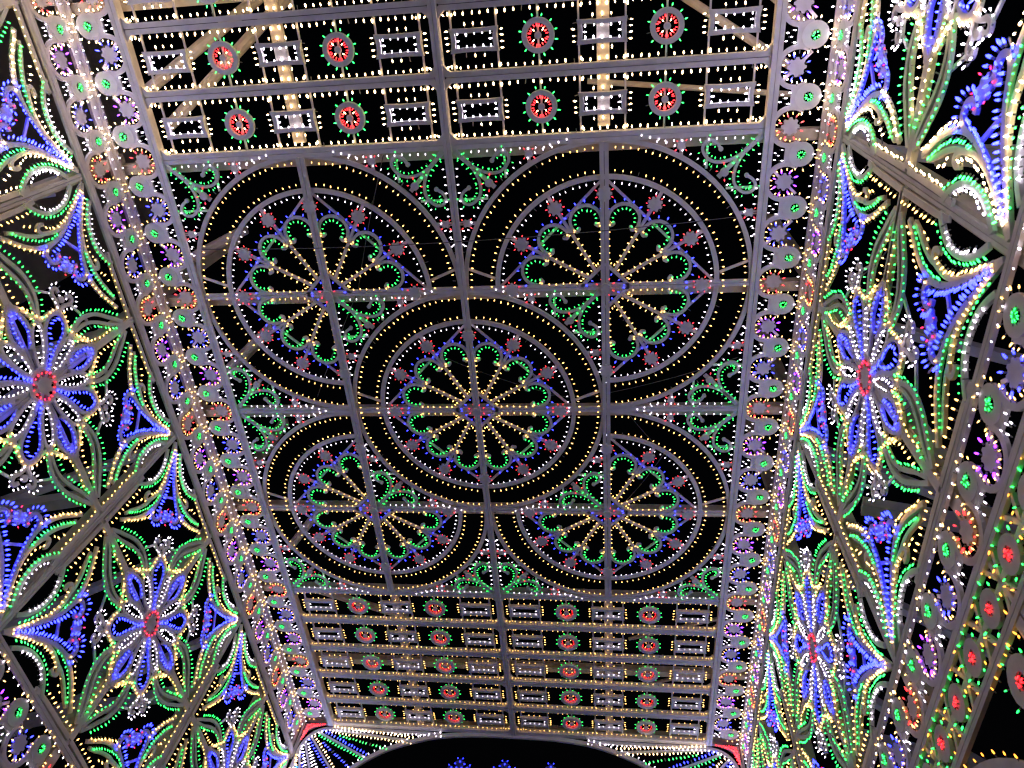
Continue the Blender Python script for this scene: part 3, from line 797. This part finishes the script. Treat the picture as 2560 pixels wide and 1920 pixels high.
# ------------------------------------------------------------------ end arches with their fan of rays
def end_arch():
    """local x across, y up from the ceiling height, +z towards the middle of the gallery"""
    W = [WHITE]; parts = []; bl = Bulbs(0.3, L=.042, R=.0098)
    half = [(0, -.02), (.5, -.024), (1.0, -.045), (1.7, -.14), (2.37, -.36), (2.84, -.60), (3.28, -.96), (3.62, -1.42), (3.86, -2.0), (3.98, -2.8), (4.0, -3.6), (4.0, -11.0)]
    H = catmull(half, 5)
    A = [(-x, y) for x, y in H[::-1]] + H[1:]
    parts.append(('arch_board', MB().ribbon(A, .085, z=.01, th=.05).mesh('end_arch_board', W), None))
    oh = catmull([(1.55, -.055), (2.6, -.05), (3.55, -.05), (4.0, -.06), (4.25, -.13), (4.42, -.28), (4.52, -.52), (4.545, -.85), (4.55, -1.6), (4.55, -3.0), (4.55, -11.0)], 6)
    oh = oh[0:]
    for s_ in (-1, 1):
        O = [(x * s_, y) for x, y in oh]
        parts.append(('outer_board', MB().ribbon(O, .06, z=.004).mesh('outer_board', W), None))
        bl.row([p for p in O if p[1] > -7], -s_, 'white', .088, off=.045, k=1.12)
        bl.row([(x * s_, y) for x, y in H if 1.5 < x and y > -7], s_, 'white', .115, off=.06, k=.95)
        # rays from the outer board to the arch
        rays = [((4.02, -.09), (2.05, -.26)), ((4.22, -.17), (3.0, -.70)), ((4.36, -.28), (3.48, -1.20)), ((4.45, -.42), (3.76, -1.72)), ((4.50, -.60), (3.90, -2.3)),
                ((4.52, -.9), (3.97, -2.9)), ((4.53, -1.4), (3.98, -3.6)), ((4.53, -2.1), (4.0, -4.4)), ((4.53, -2.9), (4.0, -5.2)), ((4.53, -3.7), (4.0, -6.0))]
        gaps = [('ivory', 'ivory'), ('ivory', 'green'), ('blue', 'blue'), ('ivory', 'white'), ('white', 'warm'), ('blue', 'ivory'), ('teal', 'blue'), ('green', 'white'), ('white', 'green'), ('blue', 'blue'), ('warm', 'warm')]
        for i, (p, q) in enumerate(rays):
            p = (p[0] * s_, p[1]); q = (q[0] * s_, q[1])
            parts.append(('ray', MB().ribbon([p, q], .04, z=.002).mesh('ray', W), None))
            pp = (p[0] + (q[0] - p[0]) * .05, p[1] + (q[1] - p[1]) * .05); qq = (p[0] + (q[0] - p[0]) * .95, p[1] + (q[1] - p[1]) * .95)
            bl.row([pp, qq], s_, gaps[i][1], .08, off=.045, k=1.2); bl.row([pp, qq], -s_, gaps[i + 1][0], .08, off=.045, k=1.2)
            mid0 = ((pp[0] + qq[0]) / 2, (pp[1] + qq[1]) / 2)
            # an extra row between neighbouring rays where the fan widens
            if i < len(rays) - 1:
                n2 = rays[i + 1]; e0 = ((rays[i][0][0] + n2[0][0]) / 2 * s_, (rays[i][0][1] + n2[0][1]) / 2); e1 = ((rays[i][1][0] + n2[1][0]) / 2 * s_, (rays[i][1][1] + n2[1][1]) / 2)
                f = lambda t: (e0[0] + (e1[0] - e0[0]) * t, e0[1] + (e1[1] - e0[1]) * t)
                bl.row([f(.25), f(.93)], s_, gaps[i + 1][1], .08, off=0, k=1.2)
        parts.append(('pier', MB().ribbon([(4.28 * s_, -11), (4.28 * s_, -6.2)], .5, z=-.02).mesh('pier', W), None))
        # red corner piece
        parts.append(('corner_board', MB().ribbon(catmull([(4.60 * s_, -.75), (4.585 * s_, -.40), (4.50 * s_, -.14), (4.30 * s_, .0), (4.0 * s_, .03)], 4), .035, z=.012).ribbon([(4.63 * s_, -.8), (4.63 * s_, .05)], .04, z=.008).mesh('corner_board', W), None, 'corner boards round red bulbs'))
        parts.append(('corner_plate', MB().plate([(x * s_, y) for x, y in ((4.60, -.40), (4.60, .05), (4.12, .05), (4.36, -.03), (4.50, -.13))][::s_], z=-.03, th=.02).mesh('corner_plate', W), None))
        bl.row(catmull([(4.575 * s_, -.36), (4.56 * s_, -.10), (4.50 * s_, .0), (4.16 * s_, .03)], 4), s_, 'red', .05, off=0, k=1.3)
        bl.row(catmull([(4.55 * s_, -.28), (4.50 * s_, -.11), (4.40 * s_, -.03), (4.26 * s_, .0)], 4), s_, 'red', .055, off=0, k=1.3)
    parts.append(('bulb_string', bl.mesh('end_arch_bulbs'), None))
    return parts
EA = end_arch()
t = thing('end_arch', 'wide end arch with a fan of coloured light rays at the far end', 'arch', basis((1, 0, 0), (0, 0, 1), (0, -1, 0), (0, 8.06, CEIL - .02)), 'end arches of the gallery')
for nm, me, M, *lb_ in EA: part(nm, me, t, M, stuff=(nm == 'bulb_string'), label=lb_[0] if lb_ else None)
t = thing('end_arch', 'added end arch with light rays, unseen behind the camera, to light the near end', 'arch', basis((-1, 0, 0), (0, 0, 1), (0, 1, 0), (0, -8.06, CEIL - .02)), 'end arches of the gallery')  # unseen lit arch, added behind the camera to brighten the near bays
for nm, me, M, *lb_ in EA: part(nm, me, t, M, stuff=(nm == 'bulb_string'), label=lb_[0] if lb_ else None)
# end beams just above the arches
for y, l in ((8.0, 'far'), (-8.0, 'near')):
    rail('cross_rail', (-4.06, -y), (4.06, -y), .12, 'flat white cross rail of the ceiling at its %s end above the arch' % l, 'frame rail', 'cross rails of the ceiling', C0 @ Matrix.Translation((0, 0, .004)))

# ------------------------------------------------------------------ blue finials of the tall light front beyond the far arch
def mast():
    W = [WHITE]; parts = []; bl = Bulbs(0.2, L=.06, R=.02)
    parts.append(('pole', MB().tube((0, -17.75, 0), (0, -.3, 0), .06, 8, .04).mesh('mast_pole', [POLE]), None))
    parts.append(('finial', MB().star((0, -.16), .16, 5, .05, rot=90).ribbon(catmull([(-.42, -.42), (-.40, -.30), (-.30, -.27), (0, -.55), (.30, -.27), (.40, -.30), (.42, -.42)], 4), .06).mesh('finial', W), None))
    for p in ((-.085, .03), (.085, .03), (0, -.10), (-.16, -.16), (.16, -.16), (-.09, -.30), (.09, -.30)): bl.add(p, (p[0], p[1] + .16), 'blue')
    for s_ in (-1, 1):
        bl.add((.40 * s_, -.24), (0, 1), 'blue'); bl.add((.30 * s_, -.35), (0, 1), 'blue')
    parts.append(('bulb_string', bl.mesh('mast_bulbs'), None))
    return parts
MS = mast()
for X, wn_ in ((-3.65, 'left'), (-1.93, 'middle'), (-.18, 'right')):
    t = thing('light_mast', 'blue-lit star finial on a tall mast seen through the far arch, the %s one' % wn_, 'light mast', basis((1, 0, 0), (0, 0, 1), (0, -1, 0), (X, 20, 17.75 + .22)), 'blue finials beyond the far arch')
    for nm, me, M in MS: part(nm, me, t, M, stuff=(nm == 'bulb_string'))

# ------------------------------------------------------------------ loose cables
def cable(P, r, label):
    Q = []
    for i in range(len(P) - 1):
        a, b = Vector(P[i]), Vector(P[i + 1]); sag = (b - a).length * .05
        for s in range(8):
            t_ = s / 8; v = a.lerp(b, t_); v.z -= sag * 4 * t_ * (1 - t_); Q.append(v)
    Q.append(Vector(P[-1]))
    mb = MB()
    for a, b in zip(Q, Q[1:]): mb.tube(a, b, r, 5)
    single('cable', mb.mesh('cable', [CABLE]), label, 'cable', None, 'loose cables')
Z = CEIL
cable([(-.9, -3.9, Z + .1), (-1.6, -2.0, Z + .13), (-2.6, -.2, Z + .1)], .006, 'thin cable hanging across the near left rose')
cable([(3.9, -.8, Z + .1), (1.5, -.1, Z + .13), (-.5, -.9, Z + .1)], .006, 'thin cable crossing behind the central rose from the right')
cable([(4.0, -2.9, Z + .1), (-4.0, -2.7, Z + .12)], .006, 'thin cable stretched across the near pair of roses')
cable([(2.3, .1, Z + .1), (2.9, .9, Z + .1), (2.2, 2.0, Z + .1)], .006, 'thin cable looping behind the far right rose')
cable([(4.8, -4.6, Z - 1.0), (4.8, -3.2, Z - 2.2), (4.8, -2.4, Z - 1.2)], .008, 'dark cable drooping behind the leaves of the right wall')
